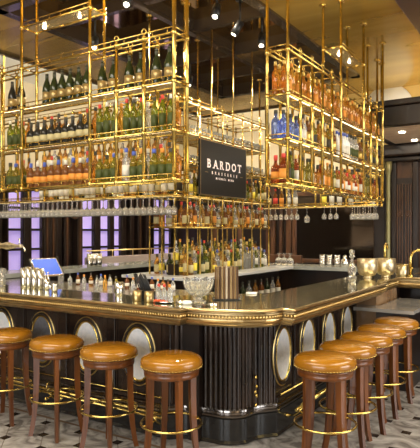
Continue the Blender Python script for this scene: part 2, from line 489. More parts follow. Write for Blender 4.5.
def bottle(shape, glass, lab, cap, loc, label, group, parts=True, sc=1., rz=None):
    key = (shape, glass, lab, cap, parts)
    if key not in protos:
        prof, l, c = SH[shape]
        n = 14 if parts else 10
        m = MB(); m.lathe(prof, n)
        r = m.build(NAMES[shape], GL[glass])
        if lab:
            m = MB(); m.lathe([(l[0]-.002, l[1]), (l[0], l[1]), (l[0], l[2]), (l[0]-.002, l[2])], n)
            q = m.build('paper_label', LB[lab], r, fix=False)
        if cap:
            m = MB(); m.lathe([(c[0]-.001, c[1]), (c[0], c[1]), (c[0]*.95, c[2]), (0, c[2])], 8)
            m.build('bottle_cap', LB[cap], r)
        protos[key] = r; o = r
    else:
        o = copy_tree(protos[key])
    o.location = loc; o.rotation_euler = (0, 0, R.random()*6.28 if rz is None else rz)
    o.scale = (sc, sc, sc)
    tag(o, label, 'bottle', group)
    return o
CN = {'green': 'dark green', 'lime': 'bright green', 'olive': 'olive green', 'amber': 'amber', 'honey': 'honey coloured', 'red': 'red', 'clear': 'clear', 'blue': 'blue', 'black': 'black', 'brown': 'brown', 'white': 'white'}
ORD = ['first', 'second', 'third', 'fourth', 'fifth', 'sixth', 'seventh', 'eighth', 'ninth', 'tenth', 'eleventh', 'twelfth']

# ------------------------------------------------------------------ hanging racks
def rack(name, label, axis, posts, w0, w1, levels, tall, tier=None, shelves=None, collar=True, zbot=None, finials=(), pr=.0150, zceil=CEIL, guard=True, step_led=True, ledp=LED):
    P = (lambda s, w, z: (s, w, z)) if axis == 'x' else (lambda s, w, z: (w, s, z))
    s0, s1 = posts[0], posts[-1]
    cx = P((s0+s1)/2, (w0+w1)/2, 0)
    t = thing(name, label, 'rack', (cx[0], cx[1], levels[0]))
    off = (-cx[0], -cx[1], -levels[0])
    def part(n, mb, m_):
        o = mb.build(n, m_, t); o.location = off; return o
    zb = zbot if zbot is not None else levels[0]-.02
    for i, s in enumerate(posts):
        for w in (w0, w1):
            zt = zceil if i in tall else levels[-1]
            if tier and not (i in tall) and tier[0] <= s <= tier[1]: zt = tier[2]
            m = MB(); m.tube([P(s, w, zb), P(s, w, zt)], pr, 8)
            if collar:
                for z in levels+([tier[2]] if tier and tier[0] <= s <= tier[1] else []):
                    m.lathe([(pr*.9, -.020), (pr*1.45, -.017), (pr*1.45, .017), (pr*.9, .020)], 8, P(s, w, z))
            if i in tall: m.lathe([(pr, -.02), (.045, -.012), (.045, 0), (0, 0)], 10, P(s, w, zceil))
            o = part('post', m, BRASS)
            if i not in tall and (i in finials):
                m = MB(); m.ball(P(s, w, levels[-1]+.022), .012); m.torus(P(s, w, levels[-1]+.058), .024, .006, 'y' if axis == 'x' else 'x', 14, 6)
                q = m.build('finial', BRASS, o)
    for z in levels:
        m = MB()
        for w in (w0, w1): m.tube([P(s0, w, z), P(s1, w, z)], .011, 8)
        for s in (s0, s1): m.tube([P(s, w0, z), P(s, w1, z)], .011, 8)
        for s in posts[1:-1]: m.tube([P(s, w0, z), P(s, w1, z)], .007, 6)
        part('shelf_rail', m, BRASS)
        if guard:
            m = MB()
            m.tube([P(s0, w0, z+.045), P(s1, w0, z+.045)], .005, 6); m.tube([P(s0, w1, z+.045), P(s1, w1, z+.045)], .005, 6)
            for s in (s0, s1): m.tube([P(s, w0, z+.045), P(s, w1, z+.045)], .005, 6)
            k = s0+.09
            while k < s1:
                m.tube([P(k, w0, z), P(k, w0, z+.045)], .003, 5); k += .1525
            part('guard_rail', m, BRASS)
    for z in (shelves if shelves is not None else levels[:-1]):
        lo, hi = min(w0, w1), max(w0, w1)
        m = MB(); a = P(s0+.012, lo+.012, 0); b = P(s1-.012, hi-.012, 0)
        m.box(a[0], b[0], a[1], b[1], z+.004, z+.012)
        part('glass_shelf', m, SHELF)
    if step_led:
        for z in levels[:-1]+([levels[-1]] if name == 'back_bar_tower' else []):
            dr_ = 1 if w1 > w0 else -1
            wa, wb = w0+dr_*.0135, w0+dr_*.0205
            m = MB(); a = P(s0+.03, min(wa, wb), 0); b = P(s1-.03, max(wa, wb), 0)
            m.box(a[0], b[0], a[1], b[1], z-.007, z+.002)
            part('light_strip', m, ledp)
    if tier:
        m = MB(); z = tier[2]
        for w in (w0, w1): m.tube([P(tier[0], w, z), P(tier[1], w, z)], .011, 8); m.tube([P(tier[0], w, z+.045), P(tier[1], w, z+.045)], .005, 6)
        for s in (tier[0], tier[1]): m.tube([P(s, w0, z), P(s, w1, z)], .011, 8)
        k = tier[0]+.09
        while k < tier[1]: m.tube([P(k, w0, z), P(k, w0, z+.045)], .003, 5); k += .15
        part('upper_rail', m, BRASS)
        lo, hi = min(w0, w1), max(w0, w1)
        m = MB(); a = P(tier[0]+.012, lo+.012, 0); b = P(tier[1]-.012, hi-.012, 0)
        m.box(a[0], b[0], a[1], b[1], z+.004, z+.012); part('glass_shelf', m, SHELF)
        m = MB(); mid = (w0+w1)/2; a = P(tier[0]+.22, mid, z-.012); m.ball(a, .018); a = P(tier[1]-.22, mid, z-.012); m.ball(a, .014); part('lamp', m, LAMP)
    return t
ZM = CEIL+.158
LV = [1.98, 2.37, 2.76, 3.145]
r1p = [-5.063, -4.758, -4.455, -3.540, -3.228, -2.927, -2.621]
rack('hanging_bottle_rack', 'brass bottle rack hanging over the left side of the bar', 'x', r1p, 3.54, 3.72, LV, (2, 3, 6), tier=(-4.455, -3.540, 3.545), finials=(1, 4, 5))
r2p = [4.40, 4.67, 4.94, 5.205, 5.47, 5.74, 6.52, 6.80, 7.06, 7.33]
rack('hanging_bottle_rack', 'brass bottle rack hanging over the right side of the bar', 'y', r2p, -2.035, -2.235, LV, (0, 5, 6, 9), tier=(5.74, 6.52, 3.545), finials=(1, 2, 3, 4, 7, 8))
# inner rack in front of the back-bar tower and rear rack
r3p = [-6.94, -6.40, -5.86, -5.32, -4.78, -4.24, -3.70]
rack('hanging_glass_rack', 'brass shelf rack with hanging glasses between left rack and bottle tower', 'x', r3p, 5.02, 5.20, [1.98, 2.37, 2.72, 3.08], (0, 6), shelves=[1.98, 2.37, 2.72], collar=True, zceil=ZM)
r4p = [-4.2, -3.72, -3.24, -2.76, -2.30]
rack('hanging_glass_rack', 'brass shelf rack with hanging glasses along the back of the bar', 'x', r4p, 8.0, 8.22, [1.95, 2.37], (0, 4), shelves=[1.95])
# back-bar tower
tp = [5.26+.26*i for i in range(9)]
TL = [1.615, 1.98, 2.37, 2.72, 3.08]
tw = rack('back_bar_tower', 'tall brass and glass bottle tower standing on the central back counter', 'y', tp, -3.70, -4.26, TL, (0, 2, 4, 6), zceil=ZM, shelves=TL[:-1], zbot=1.052, finials=(0, 1, 3, 5, 7, 8), pr=.011)
m = MB()
for x in (-3.887, -4.073):
    m.tube([(x, 5.26, 1.052), (x, 5.26, 3.08)], .010, 8)
o = m.build('end_post', BRASS, tw); o.location = -tw.location

bc = thing('back_counter', 'dark central back counter with pale stone top under the bottle tower', 'counter', (-3.96, 6.3, 0))
m = MB(); m.box(-4.5, -3.42, 5.02, 7.6, 1.015, 1.05, .004); o = m.build('stone_top', WHITE_EDGE, bc); o.location = -bc.location
m = MB(); m.box(-4.00, -3.84, 5.28, 7.32, 1.05, 1.181); o = m.build('bottle_riser', DARKWOOD, bc); o.location = -bc.location
m = MB(); m.box(-4.4, -3.62, 5.15, 7.5, 0, 1.015); o = m.build('cabinet', DARKWOOD, bc); o.location = -bc.location
m = MB(); m.box(-3.62, -3.40, 5.15, 7.5, .62, .635); m.box(-3.405, -3.395, 5.15, 7.5, .635, .72); o = m.build('speed_rail', STEEL, bc); o.location = -bc.location

# --- bottles on the left rack
def zsh(z): return z+.0125
def row(axis, bays, w, z, pick, rackname, shelfname, group, parts=True, behind=''):
    """bays: (s0, s1, n, bay phrase)"""
    bi = 0
    for (a, b, n, ph) in bays:
        for i in range(n):
            s = a+(b-a)*(i+.5)/n
            sh, g, l, c = pick(bi, i, n)
            sc = R.uniform(.92, 1.0) if sh != 'champagne' else .98
            s += R.uniform(-.004, .004)
            loc = (s, w, zsh(z)) if axis == 'x' else (w, s, zsh(z))
            ln = '%s bottle, %s from left, %s%s, %s of %s' % (CN[g], ORD[i], behind, ph, shelfname, rackname)
            bottle(sh, g, l, c, loc, ln, group, parts, sc)
        bi += 1
B1 = [(-4.74, -4.475, 3, 'bay before wide bay'), (-4.43, -3.565, 9, 'wide bay'), (-3.515, -3.253, 3, 'bay after wide bay'), (-3.203, -2.952, 3, 'next to last bay'), (-2.902, -2.646, 3, 'last bay')]
B1A = [(-4.74, -4.475, 2, 'bay before wide bay'), (-4.22, -3.58, 6, 'wide bay'), (-3.515, -3.253, 2, 'bay after wide bay'), (-3.203, -2.952, 2, 'next to last bay'), (-2.902, -2.646, 2, 'last bay')]
def pA(b, i, n): return ('champagne', 'green', 'bronze', 'black') if b else ('champagne', 'black', 'bronze', 'black')
def pB(b, i, n):
    if b == 1: return ('squat', 'black', 'cream', 'black')
    return ('tall', 'lime', 'green', ('white', 'black', 'red')[(b+i) % 3] if (b, i) != (3, 0) else 'red')
def pC(b, i, n):
    if b == 1: return ('squat', 'brown', 'orange', 'white' if i % 2 else 'blue')
    if b == 3 and i == 0: return ('wine', 'clear', 'white', 'blue')
    return ('flask', 'olive', 'green', ('black', 'blue', 'orange')[(b+i) % 3])
row('x', B1A, 3.60, 2.76, pA, 'left rack', 'upper shelf', 'champagne bottles on the upper shelf of the left rack')
row('x', B1, 3.592, 2.37, pB, 'left rack', 'middle shelf', 'bottles on the middle shelf of the left rack')
row('x', B1, 3.592, 1.98, pC, 'left rack', 'lowest shelf', 'bottles on the lowest shelf of the left rack')
def pback(b, i, n):
    return [('tall', 'honey', None, 'orange'), ('tall', 'amber', None, 'black'), ('wine', 'clear', None, 'white'), ('tall', 'honey', None, 'red'), ('wine', 'amber', None, 'gold')][(b*2+i*3) % 5]
row('x', B1, 3.679, 2.37, pback, 'left rack', 'middle', 'rear bottles on the middle shelf of the left rack', behind='back row, ')
row('x', B1, 3.679, 1.98, pback, 'left rack', 'lowest', 'rear bottles on the lowest shelf of the left rack', behind='back row, ')
# --- right rack
def bays(p, n, wide, nw):
    out = []
    for i, (a, b) in enumerate(zip(p, p[1:])):
        if b-a > .5: out.append((a+.03, b-.03, nw, 'wide bay'))
        else: out.append((a+.02, b-.02, n, '%s bay from front' % ORD[i]))
    return out
B2 = bays(r2p, 3, None, 9)
def qA(b, i, n): return [('tall', 'amber', None, 'gold'), ('wine', 'honey', 'orange', 'gold'), ('tall', 'honey', None, 'orange')][(b+i) % 3]
def qB(b, i, n):
    if b == 0: return ('flask', 'blue', None, 'black')
    if b == 1: return ('flask', 'blue', None, 'black') if i == 0 else ('wine', ('clear', 'brown')[i % 2], 'white', 'black')
    if b == 5: return ('wine', 'white', 'white', 'blue') if i < 5 else ('tall', 'clear', 'green', 'black')
    return [('wine', 'olive', 'black', 'gold'), ('tall', 'honey', 'cream', 'black'), ('wine', 'brown', 'gold', 'gold'), ('tall', 'amber', None, 'black')][(b+i) % 4]
def qC(b, i, n):
    if b == 0: return [('flask', 'red', 'orange', 'red'), ('wine', 'brown', 'black', 'black'), ('tall', 'lime', 'green', 'black')][i]
    if b == 5: return [('wine', 'amber', 'white', 'black'), ('squat', 'red', 'white', 'red'), ('wine', 'honey', 'orange', 'orange')][i % 3]
    return [('wine', 'lime', 'cream', 'black'), ('squat', 'amber', None, 'black'), ('wine', 'red', 'white', 'gold'), ('tall', 'honey', 'orange', 'orange'), ('wine', 'olive', None, 'black')][(b*2+i) % 5]
for w, bh in ((-2.095, ''), (-2.18, 'back row, ')):
    row('y', B2, w, 2.76, qA, 'right rack', 'upper' + ('' if bh else ' shelf'), 'amber bottles on the upper shelf of the right rack' + (', rear' if bh else ''), behind=bh)
for z, q, nme in ((2.37, qB, 'middle'), (1.98, qC, 'lowest')):
    row('y', B2, -2.105, z, q, 'right rack', nme+' shelf', 'bottles on the %s shelf of the right rack' % nme)
bottle('flask', 'blue', None, 'black', (-2.185, 4.47, zsh(2.37)), 'blue bottle at the rear of the near end bay, middle shelf of right rack', 'bottles on the middle shelf of the right rack')
bottle('squat', 'red', 'orange', 'red', (-2.185, 4.47, zsh(1.98)), 'red bottle at the rear of the near end bay, lowest shelf of right rack', 'bottles on the lowest shelf of the right rack')
# --- tower
BT = [(a, b, 3, '%s bay' % ORD[i]) for i, (a, b) in enumerate(zip(tp, tp[1:]))]
TK = [('tall', 'honey', 'cream', 'black'), ('wine', 'clear', None, 'blue'), ('flask', 'amber', 'cream', 'black'), ('wine', 'lime', None, 'red'), ('wine', 'clear', 'yellow', 'white'), ('flask', 'green', 'cream', 'black'), ('tall', 'olive', None, 'orange'), ('wine', 'lime', 'cream', 'gold'), ('squat', 'honey', 'yellow', 'gold')]
TK2 = [('wine', 'clear', 'white', 'white'), ('wine', 'clear', None, 'black'), ('tall', 'clear', None, 'blue'), ('wine', 'lime', 'white', 'white'), ('flask', 'clear', 'white', 'blue')]
def tpick(k):
    def f(b, i, n):
        if k == 0 and b > 4: return TK2[(b+i) % 5]
        if k == 1: return [('flask', 'brown', 'cream', 'black'), ('wine', 'amber', None, 'red'), ('wine', 'brown', 'orange', 'red'), ('squat', 'clear', 'cream', 'black'), ('tall', 'honey', None, 'black')][(b*3+i) % 5]
        return TK[(b*3+i*2+k) % 9]
    return f
for k, (z, nme) in enumerate(((1.039, 'counter level'), (1.615, 'first shelf'), (1.98, 'second shelf'))):
    row('y', BT, -3.755, z, tpick(k), 'tower side', nme, 'bottles in the side of the back bar tower, ' + nme, parts=(k < 2))
BF = [(-4.24, -4.09, 2, 'left bay'), (-4.05, -3.90, 2, 'middle bay'), (-3.87, -3.80, 1, 'right bay')]
for k, (z, nme) in enumerate(((1.039, 'counter level'), (1.615, 'first shelf'))):
    row('x', BF, 5.33, z, tpick(k+2 if k == 0 else 1), 'tower end face', nme, 'bottles in the end face of the back bar tower, ' + nme)
row('y', BT[:8], -3.90, 1.169, tpick(4), 'tower side', 'counter level', 'rear bottles in the back bar tower at counter level', parts=False, behind='back row, ')
row('y', BT[2:8], -3.90, 1.98, tpick(2), 'tower side', 'second shelf', 'rear bottles in the back bar tower on the second shelf', parts=False, behind='back row, ')
# speed rail bottles
for i in range(12):
    g = ('brown', 'green', 'clear', 'amber')[i % 4]
    bottle('wine', g, 'white', 'black', (-3.47, 5.3+.17*i, .6355), '%s bottle, %s from the front in the low steel speed rail' % (CN[g], ORD[i]), 'speed rail bottles below the back counter', False)
# bottles on inner & rear racks
for i in range(24):
    x = -6.0+.095*i
    sh, g, l, c = [('wine', 'clear', 'white', 'black'), ('wine', 'brown', 'cream', 'gold'), ('flask', 'amber', 'white', 'red'), ('wine', 'green', 'white', 'gold'), ('wine', 'clear', 'white', 'white')][i % 5]
    bottle(sh, g, l, c, (x, 5.10, zsh(1.98)), '%s bottle, %s of %s dozen from left on lowest shelf of inner rack' % (CN[g], ORD[i % 12], ('first', 'second')[i//12]), 'bottles on the inner rack behind the left rack', True)
for i in range(22):
    x = -5.95+.1*i
    sh, g, l, c = [('tall', 'honey', None, 'orange'), ('wine', 'amber', 'white', 'black'), ('wine', 'clear', 'cream', 'white')][i % 3]
    bottle(sh, g, l, c, (x, 5.10, zsh(2.37)), '%s bottle, %s of %s dozen from left on second shelf of inner rack' % (CN[g], ORD[i % 12], ('first', 'second')[i//12]), 'bottles on the second shelf of the inner rack', False)
xs4 = [-4.08, -3.97, -3.86, -3.74, -3.62, -3.14, -3.02, -2.90, -2.72, -2.62, -2.50, -2.40]
k4 = [('wine', 'green', 'cream', 'red'), ('wine', 'brown', 'red', 'red'), ('wine', 'amber', 'orange', 'gold'), ('wine', 'clear', 'white', 'white'), ('wine', 'clear', 'white', 'black'), ('wine', 'olive', 'yellow', 'gold'), ('wine', 'clear', 'white', 'white'), ('wine', 'clear', 'white', 'blue'), ('wine', 'clear', 'white', 'red'), ('wine', 'green', 'cream', 'gold'), ('wine', 'honey', 'white', 'gold'), ('wine', 'clear', 'white', 'white')]
for i, (x, k) in enumerate(zip(xs4, k4)):
    bottle(*k, (x, 8.11, zsh(1.95)), '%s bottle with %s label, %s from left on the rear rack' % (CN[k[1]], k[2], ORD[i]), 'bottles on the rear rack')

# ------------------------------------------------------------------ hanging glasses
def make_glass(name, label, group):
    t = MB()
    t.lathe([(0, 0), (.034, -.001), (.035, -.004), (.006, -.010), (.0042, -.020), (.0042, -.085), (.012, -.095), (.030, -.112), (.037, -.135), (.036, -.165), (.031, -.185), (.029, -.185), (.034, -.163), (.035, -.136), (.028, -.114), (0, -.100)], 14)
    o = t.build(name, GLASS)
    return tag(o, label, 'glass', group)
def hang(xs_ys, z, label, group, sc=1.):
    g0 = None
    for (x, y) in xs_ys:
        if g0 is None: o = g0 = make_glass('wine_glass', label, group)
        else: o = g0.copy(); C.objects.link(o)
        o.location = (x, y, z); o.scale = (sc, sc, sc); o.rotation_euler = (0, 0, R.random()*6)
hang([(x, y) for y in (5.06, 5.16) for x in [-6.86+.092*i for i in range(34)]], 1.966, 'clear wine glass hanging upside down from the inner rack behind left rack', 'wine glasses hanging from the inner rack', 1.12)
xs = [-4.12+.092*i for i in range(7)]
hang([(x, 8.06) for x in xs], 1.936, 'clear wine glass hanging in the left cluster under the rear rack', 'left cluster of glasses under the rear rack')
hang([(-3.42, 8.10)], 1.936, 'single larger wine glass hanging beside the left cluster under the rear rack', None, 1.25)
hang([(x, 8.06) for x in (-3.12, -3.02, -2.93)], 1.936, 'clear wine glass hanging in the middle pair group under the rear rack', 'middle glasses under the rear rack')
hang([(x, y) for y in (8.05, 8.15) for x in (-2.68, -2.60, -2.52, -2.44, -2.36)], 1.936, 'clear wine glass hanging in the dense right cluster under the rear rack', 'right cluster of glasses under the rear rack', 1.05)
hang([(-3.76-.0, y) for y in [5.40+.13*i for i in range(15)]], 1.966, 'clear wine glass hanging along the side of the bottle tower', 'glasses hanging in the bottle tower', .8)
def hanger(t, xy, z):
    m = MB()
    for (a, b, c, d) in xy: m.box(a, b, c, d, z, z+.006)
    o = m.build('glass_rail', BRASS2, t); o.location = (-t.location.x, -t.location.y, -t.location.z)
rk = {o['label']: o for o in C.objects if o.get('category') == 'rack'}
for lb, o in rk.items():
    if 'between left rack' in lb: hanger(o, [(-6.92, -3.72, y-.008, y+.008) for y in (5.06, 5.16)], 1.966)
    elif 'along the back' in lb: hanger(o, [(-4.18, -2.32, y-.008, y+.008) for y in (8.055, 8.10, 8.15)], 1.936)
    elif 'back_bar_tower' in o.name: hanger(o, [(-3.768, -3.752, 5.28, 7.32)], 1.966)
# upper tower shelves: standing tumblers
def tumbler_mesh(h=.095, r=.034, name='tumbler', mt=GLASS):
    m = MB(); m.lathe([(0, 0), (r*.82, 0), (r*.86, .003), (r, h), (r*.94, h), (r*.80, .012), (0, .012)], 12)
    return m.build(name, mt)
tb = None
for z, nme in ((2.37, 'third shelf'), (2.72, 'fourth shelf')):
    for i in range(16):
        if tb is None: o = tb = tumbler_mesh()
        else: o = tb.copy(); C.objects.link(o)
        o.location = (-3.76, 5.33+.125*i, zsh(z))
        tag(o, 'small clear tumbler standing on the %s of the bottle tower' % nme, 'glass', 'tumblers on the %s of the tower' % nme)

# ------------------------------------------------------------------ sign
sg = thing('sign_board', 'black square restaurant sign with white serif lettering fixed to the bottle tower', 'sign', (-3.64, 5.97, 2.0))
m = MB(); m.box(-.015, .015, -.555, .555, 0, .665, .004); m.build('board', BLACK, sg)
m = MB()
for (a, b_, c, d) in ((-.55, .55, .655, .662), (-.55, .55, .003, .010)): m.box(.0145, .0165, a, b_, c, d)
for (a, b_) in ((-.552, -.545), (.545, .552)): m.box(.0145, .0165, a, b_, .003, .662)
m.build('sign_border', BRONZE, sg)
SIGNW = mat('sign_lettering', (.86, .78, .72), .5, emit=(1, .85, .78), es=.5)
def textmesh(s, size, off=0.):
    cu = bpy.data.curves.new('t', 'FONT'); cu.body = s; cu.size = size; cu.offset = off; cu.extrude = .0015; cu.align_x = 'LEFT'
    ob = bpy.data.objects.new('t', cu); C.objects.link(ob)
    bpy.context.view_layer.update()
    dg = bpy.context.evaluated_depsgraph_get()
    me = bpy.data.meshes.new_from_object(ob.evaluated_get(dg))
    bpy.data.objects.remove(ob); bpy.data.curves.remove(cu)
    return me
def letters(word, total, cz, h, part, serif=True, off=.0):
    cell = total/len(word)
    for i, ch in enumerate(word):
        if ch == ' ': continue
        me = textmesh(ch, 1.0, off)
        xs = [v.co.x for v in me.vertices]; ys = [v.co.y for v in me.vertices]
        w = max(xs)-min(xs); hh = max(ys)-min(ys) or 1; mx = (max(xs)+min(xs))/2; my = min(ys)
        ws = min(h/hh*1.0, cell*.74/max(w, .01)) if w > .25 else h/.7
        bm = bmesh.new(); bm.from_mesh(me); bpy.data.meshes.remove(me)
        yc = -total/2+cell*(i+.5)
        for v in bm.verts:
            x_, y_, z_ = v.co
            v.co = (.0165+(.002 if z_ > 0 else 0), yc+(x_-mx)*ws, cz+(y_-my)*h/hh)
        mb = MB(); mb.bm.free(); mb.bm = bm
        if serif:
            t_ = h*.09; W = w*ws
            def bar(c, wd, z): mb.box(.0165, .0186, yc+c-wd/2, yc+c+wd/2, z, z+t_)
            if ch in 'BD':
                bar(-W*.40, W*.42, cz); bar(-W*.40, W*.42, cz+h-t_)
            if ch == 'R':
                bar(-W*.38, W*.46, cz); bar(-W*.40, W*.42, cz+h-t_); bar(W*.40, W*.38, cz)
            if ch == 'A': bar(-W*.44, W*.42, cz); bar(W*.44, W*.42, cz)
            if ch == 'T':
                bar(0, W*.52, cz); mb.box(.0165, .0186, yc-W*.53, yc-W*.45, cz+h*.76, cz+h); mb.box(.0165, .0186, yc+W*.45, yc+W*.53, cz+h*.76, cz+h)
        mb.build(part, SIGNW, sg, fix=False)
letters('BARDOT', .88, .335, .105, 'sign_letter', True, .02)
letters('BRASSERIE', .66, .262, .036, 'small_sign_letter', False, .01)
letters('MICHAEL MINA', .44, .205, .026, 'small_sign_letter', False, .01)
m = MB()
for y in (-.42, .42): m.box(.0165, .0186, y-.03, y+.03, .276, .281)
m.build('sign_rule', BRONZE, sg)

# ------------------------------------------------------------------ things on the counters
def lath(name, prof, mt, label, cat, px, d=None, z=ZT, y=None, x=None, group=None, n=24, parts=()):
    if y is not None: X, Y = on_y(px, y), y
    elif x is not None: X, Y = x, on_x(px, x)
    else: X, Y = at(px, d)
    m = MB(); m.lathe(prof, n); o = m.build(name, mt); o.location = (X, Y, z+.0005)
    return tag(o, label, cat, group)
def cup(h, r, t=.9): return [(0, 0), (r*t, 0), (r*t+.002, .004), (r, h), (r-.004, h), (r*t-.003, .01), (0, .01)]
HAM0 = mat('dull_brass', (.45, .34, .16), .35, 1.)
# steel shakers, left
for p, y_, h, lab in ((24.0, 3.42, .185, 'leftmost'), (29.0, 3.44, .195, 'second'), (34.5, 3.43, .19, 'third'), (40.0, 3.43, .185, 'rightmost')):
    lath('shaker_tin', cup(h, .037, .78), STEEL, 'tall steel shaker tin on the left bar top, %s of four' % lab, 'shaker', p, y=y_, group='steel shaker tins on the left bar top')
lath('jigger_cup', cup(.10, .03, .7), STEEL, 'steel mixing cup holding bar tools right of the shaker tins', 'cup', 46.5, y=3.43)
t = thing('bar_spoon', 'twisted bar tools standing in the small steel cup', 'bar tool', (on_y(46.5, 3.43), 3.43, ZT+.012))
m = MB()
for a in range(4):
    dx, dy = math.cos(a*1.6)*.018, math.sin(a*1.6)*.018
    m.tube([(0, 0, .0), (dx*1.1, dy*1.1, .13)], .002, 5); m.ball((dx*1.15, dy*1.15, .138), .008, 6, 5)
m.build('tool_stems', SILVER, t)
lath('creamer', [(0, 0), (.024, 0), (.028, .02), (.026, .05), (.03, .07), (.026, .07), (.02, .01), (0, .01)], STEEL, 'small steel creamer right of the shaker tins', 'creamer', 54.5, y=3.33)
# shakers on the left arm
for p, lab in ((90.0, 'left'), (94.0, 'middle'), (99.0, 'right')):
    X = -5.95; Y = on_x(p, X)
    lath('shaker_tin', cup(.20, .05, .85), STEEL, 'tall steel tin on the far left counter by the windows, %s of three' % lab, 'shaker', p, x=X, group='steel tins on the far left counter')
# cocktail glass with straw
o = lath('highball_glass', cup(.15, .036, .85), GLASS, 'tall clear glass with a straw right of the blue screen', 'glass', 61, y=4.4, z=.985)
o.location.z = .9855
t = MB(); t.tube([(-.01, 0, .01), (-.055, 0, .30)], .004, 6); s = t.build('straw', LB['black'], o)
lath('tall_water_glass', cup(.17, .034, .85), GLASS, 'clear glass on the bar under the left draught tap', 'glass', 2, y=3.40)
# work station
ws = thing('steel_workstation', 'brushed steel bartender workstation inside the left side of the bar', 'workstation', (-4.2, 4.15, 0))
m = MB(); m.box(-1.5, 1.6, -.35, .35, .93, .985, .005); m.build('steel_top', STEEL, ws)
m = MB(); m.box(-1.48, 1.58, -.33, .33, .25, .93); m.build('steel_cabinet', STEEL, ws)
for sx in (-1.42, 1.52):
    for sy in (-.28, .28):
        m = MB(); m.tube([(sx, sy, 0), (sx, sy, .25)], .02, 8); m.build('leg', STEEL, ws)
JC = [('amber_syrup', GL['amber']), ('orange_syrup', GL['honey']), ('clear', GL['clear']), ('brown', GL['brown']), ('red', GL['red'])]
for i, p in enumerate((70, 78, 84, 91, 97, 101, 105, 110, 116, 127, 133, 139, 146, 152, 158, 163, 168, 173)):
    g = ('clear', 'brown', 'clear', 'amber', 'clear', 'clear', 'honey', 'clear', 'olive', 'brown', 'clear', 'red', 'amber', 'brown', 'clear', 'amber', 'brown', 'clear')[i]
    ln = ('left', 'right')[i//9]
    X = on_y(p, 4.2+(.1 if i % 2 else -.05))
    bottle('mini' if i % 3 else 'squat', g, 'white' if i % 2 else None, 'blue' if i % 4 == 1 else 'orange' if i % 4 == 2 else 'black', (min(X, -2.65), 4.2+(.1 if i % 2 else -.05), .9855), 'small %s bottle on the steel workstation, %s of the %s nine' % (CN[g], ORD[i % 9], ln), 'small bottles on the steel workstation', True, .55 if i % 3 == 0 else .85)
rs = thing('steel_ice_station', 'steel ice bins and sinks inside the right bar arm', 'workstation', (-2.45, 6.1, 0))
m = MB(); m.box(-.28, .25, -1.55, 1.6, .25, .80); m.build('steel_cabinet', STEEL, rs)
m = MB()
m.box(-.30, .26, -1.6, 1.65, .80, .82)
for k in range(5):
    y0 = -1.5+.62*k
    for (a, b, c, d) in ((-.26, .22, y0, y0+.02), (-.26, .22, y0+.5, y0+.52), (-.26, -.24, y0, y0+.52), (.20, .22, y0, y0+.52)): m.box(a, b, c, d, .82, .90)
m.build('ice_bin', STEEL, rs)
m = MB()
for k in range(60): m.box(*(lambda x, y, z: (x, x+.03, y, y+.03, z, z+.03))(R.uniform(-.22, .15), R.uniform(-.86, -.42)+.62*R.randint(0, 2), .821+R.uniform(0, .03)))
m.build('crushed_ice', CRYSTAL, rs)['kind'] = 'stuff'
for sx in (-.24, .2):
    for sy in (-1.5, 1.5):
        m = MB(); m.tube([(sx, sy, 0), (sx, sy, .25)], .02, 8); m.build('leg', STEEL, rs)
# cup beside straws
lath('steel_tumbler', cup(.11, .038, .85), STEEL, 'plain steel tumbler on the bar left of the straw caddies', 'cup', 119, y=3.42)
for p, lab in ((137, 'left'), (149, 'right')):
    lath('brass_cup', cup(.078, .034, .95), HAM0, 'squat brass caddy cup in front of the black napkin holder, %s of two' % lab, 'cup', p, y=3.22, group='brass caddy cups')
sc_ = thing('straw_holder', 'black holder of dark cocktail straws leaning left behind brass cups', 'straw holder', (on_y(147, 3.33), 3.33, ZT))
m = MB(); m.box(-.06, .06, -.03, .03, 0, .07, .006); m.build('holder_box', BLACK, sc_)
for k in range(14):
    x = -.05+.0077*k; m = MB(); m.tube([(x, R.uniform(-.02, .02), .06), (x-.06-R.uniform(0, .03), R.uniform(-.02, .02), .185+R.uniform(-.015, .015))], .0055, 5); m.build('straw', BLACK, sc_)
# condiment tray
tr = thing('condiment_tray', 'oval silver tray holding three stoppered bottles and red garnish', 'tray', (on_y(163, 3.24), 3.24, ZT))
m = MB(); m.lathe([(0, .0), (.075, .0), (.095, .014), (.098, .014), (.078, .004), (0, .004)], 30, sx=1.0, sy=.62); m.build('tray_dish', SILVER, tr)
for k, (dx, c_) in enumerate(((-.05, 'red'), (0, 'red'), (.05, 'orange'))):
    b_ = bottle('mini', 'clear', None, 'red' if k < 2 else 'orange', (tr.location.x+dx, 3.255, ZT+.0045), 'small stoppered clear cruet on the oval tray, %s of three' % ('left', 'middle', 'right')[k], 'cruets on the silver tray', sc=.85)
m = MB()
for k in range(26):
    m.ball((R.uniform(-.06, .06), R.uniform(-.045, -.015), .011+R.uniform(0, .008)), .008, 6, 5)
o = m.build('garnish_pile', mat('red_garnish', (.7, .10, .02), .4)); o.location = tr.location; tag(o, 'heap of red and orange garnish berries on the silver tray', 'garnish', kind='stuff')
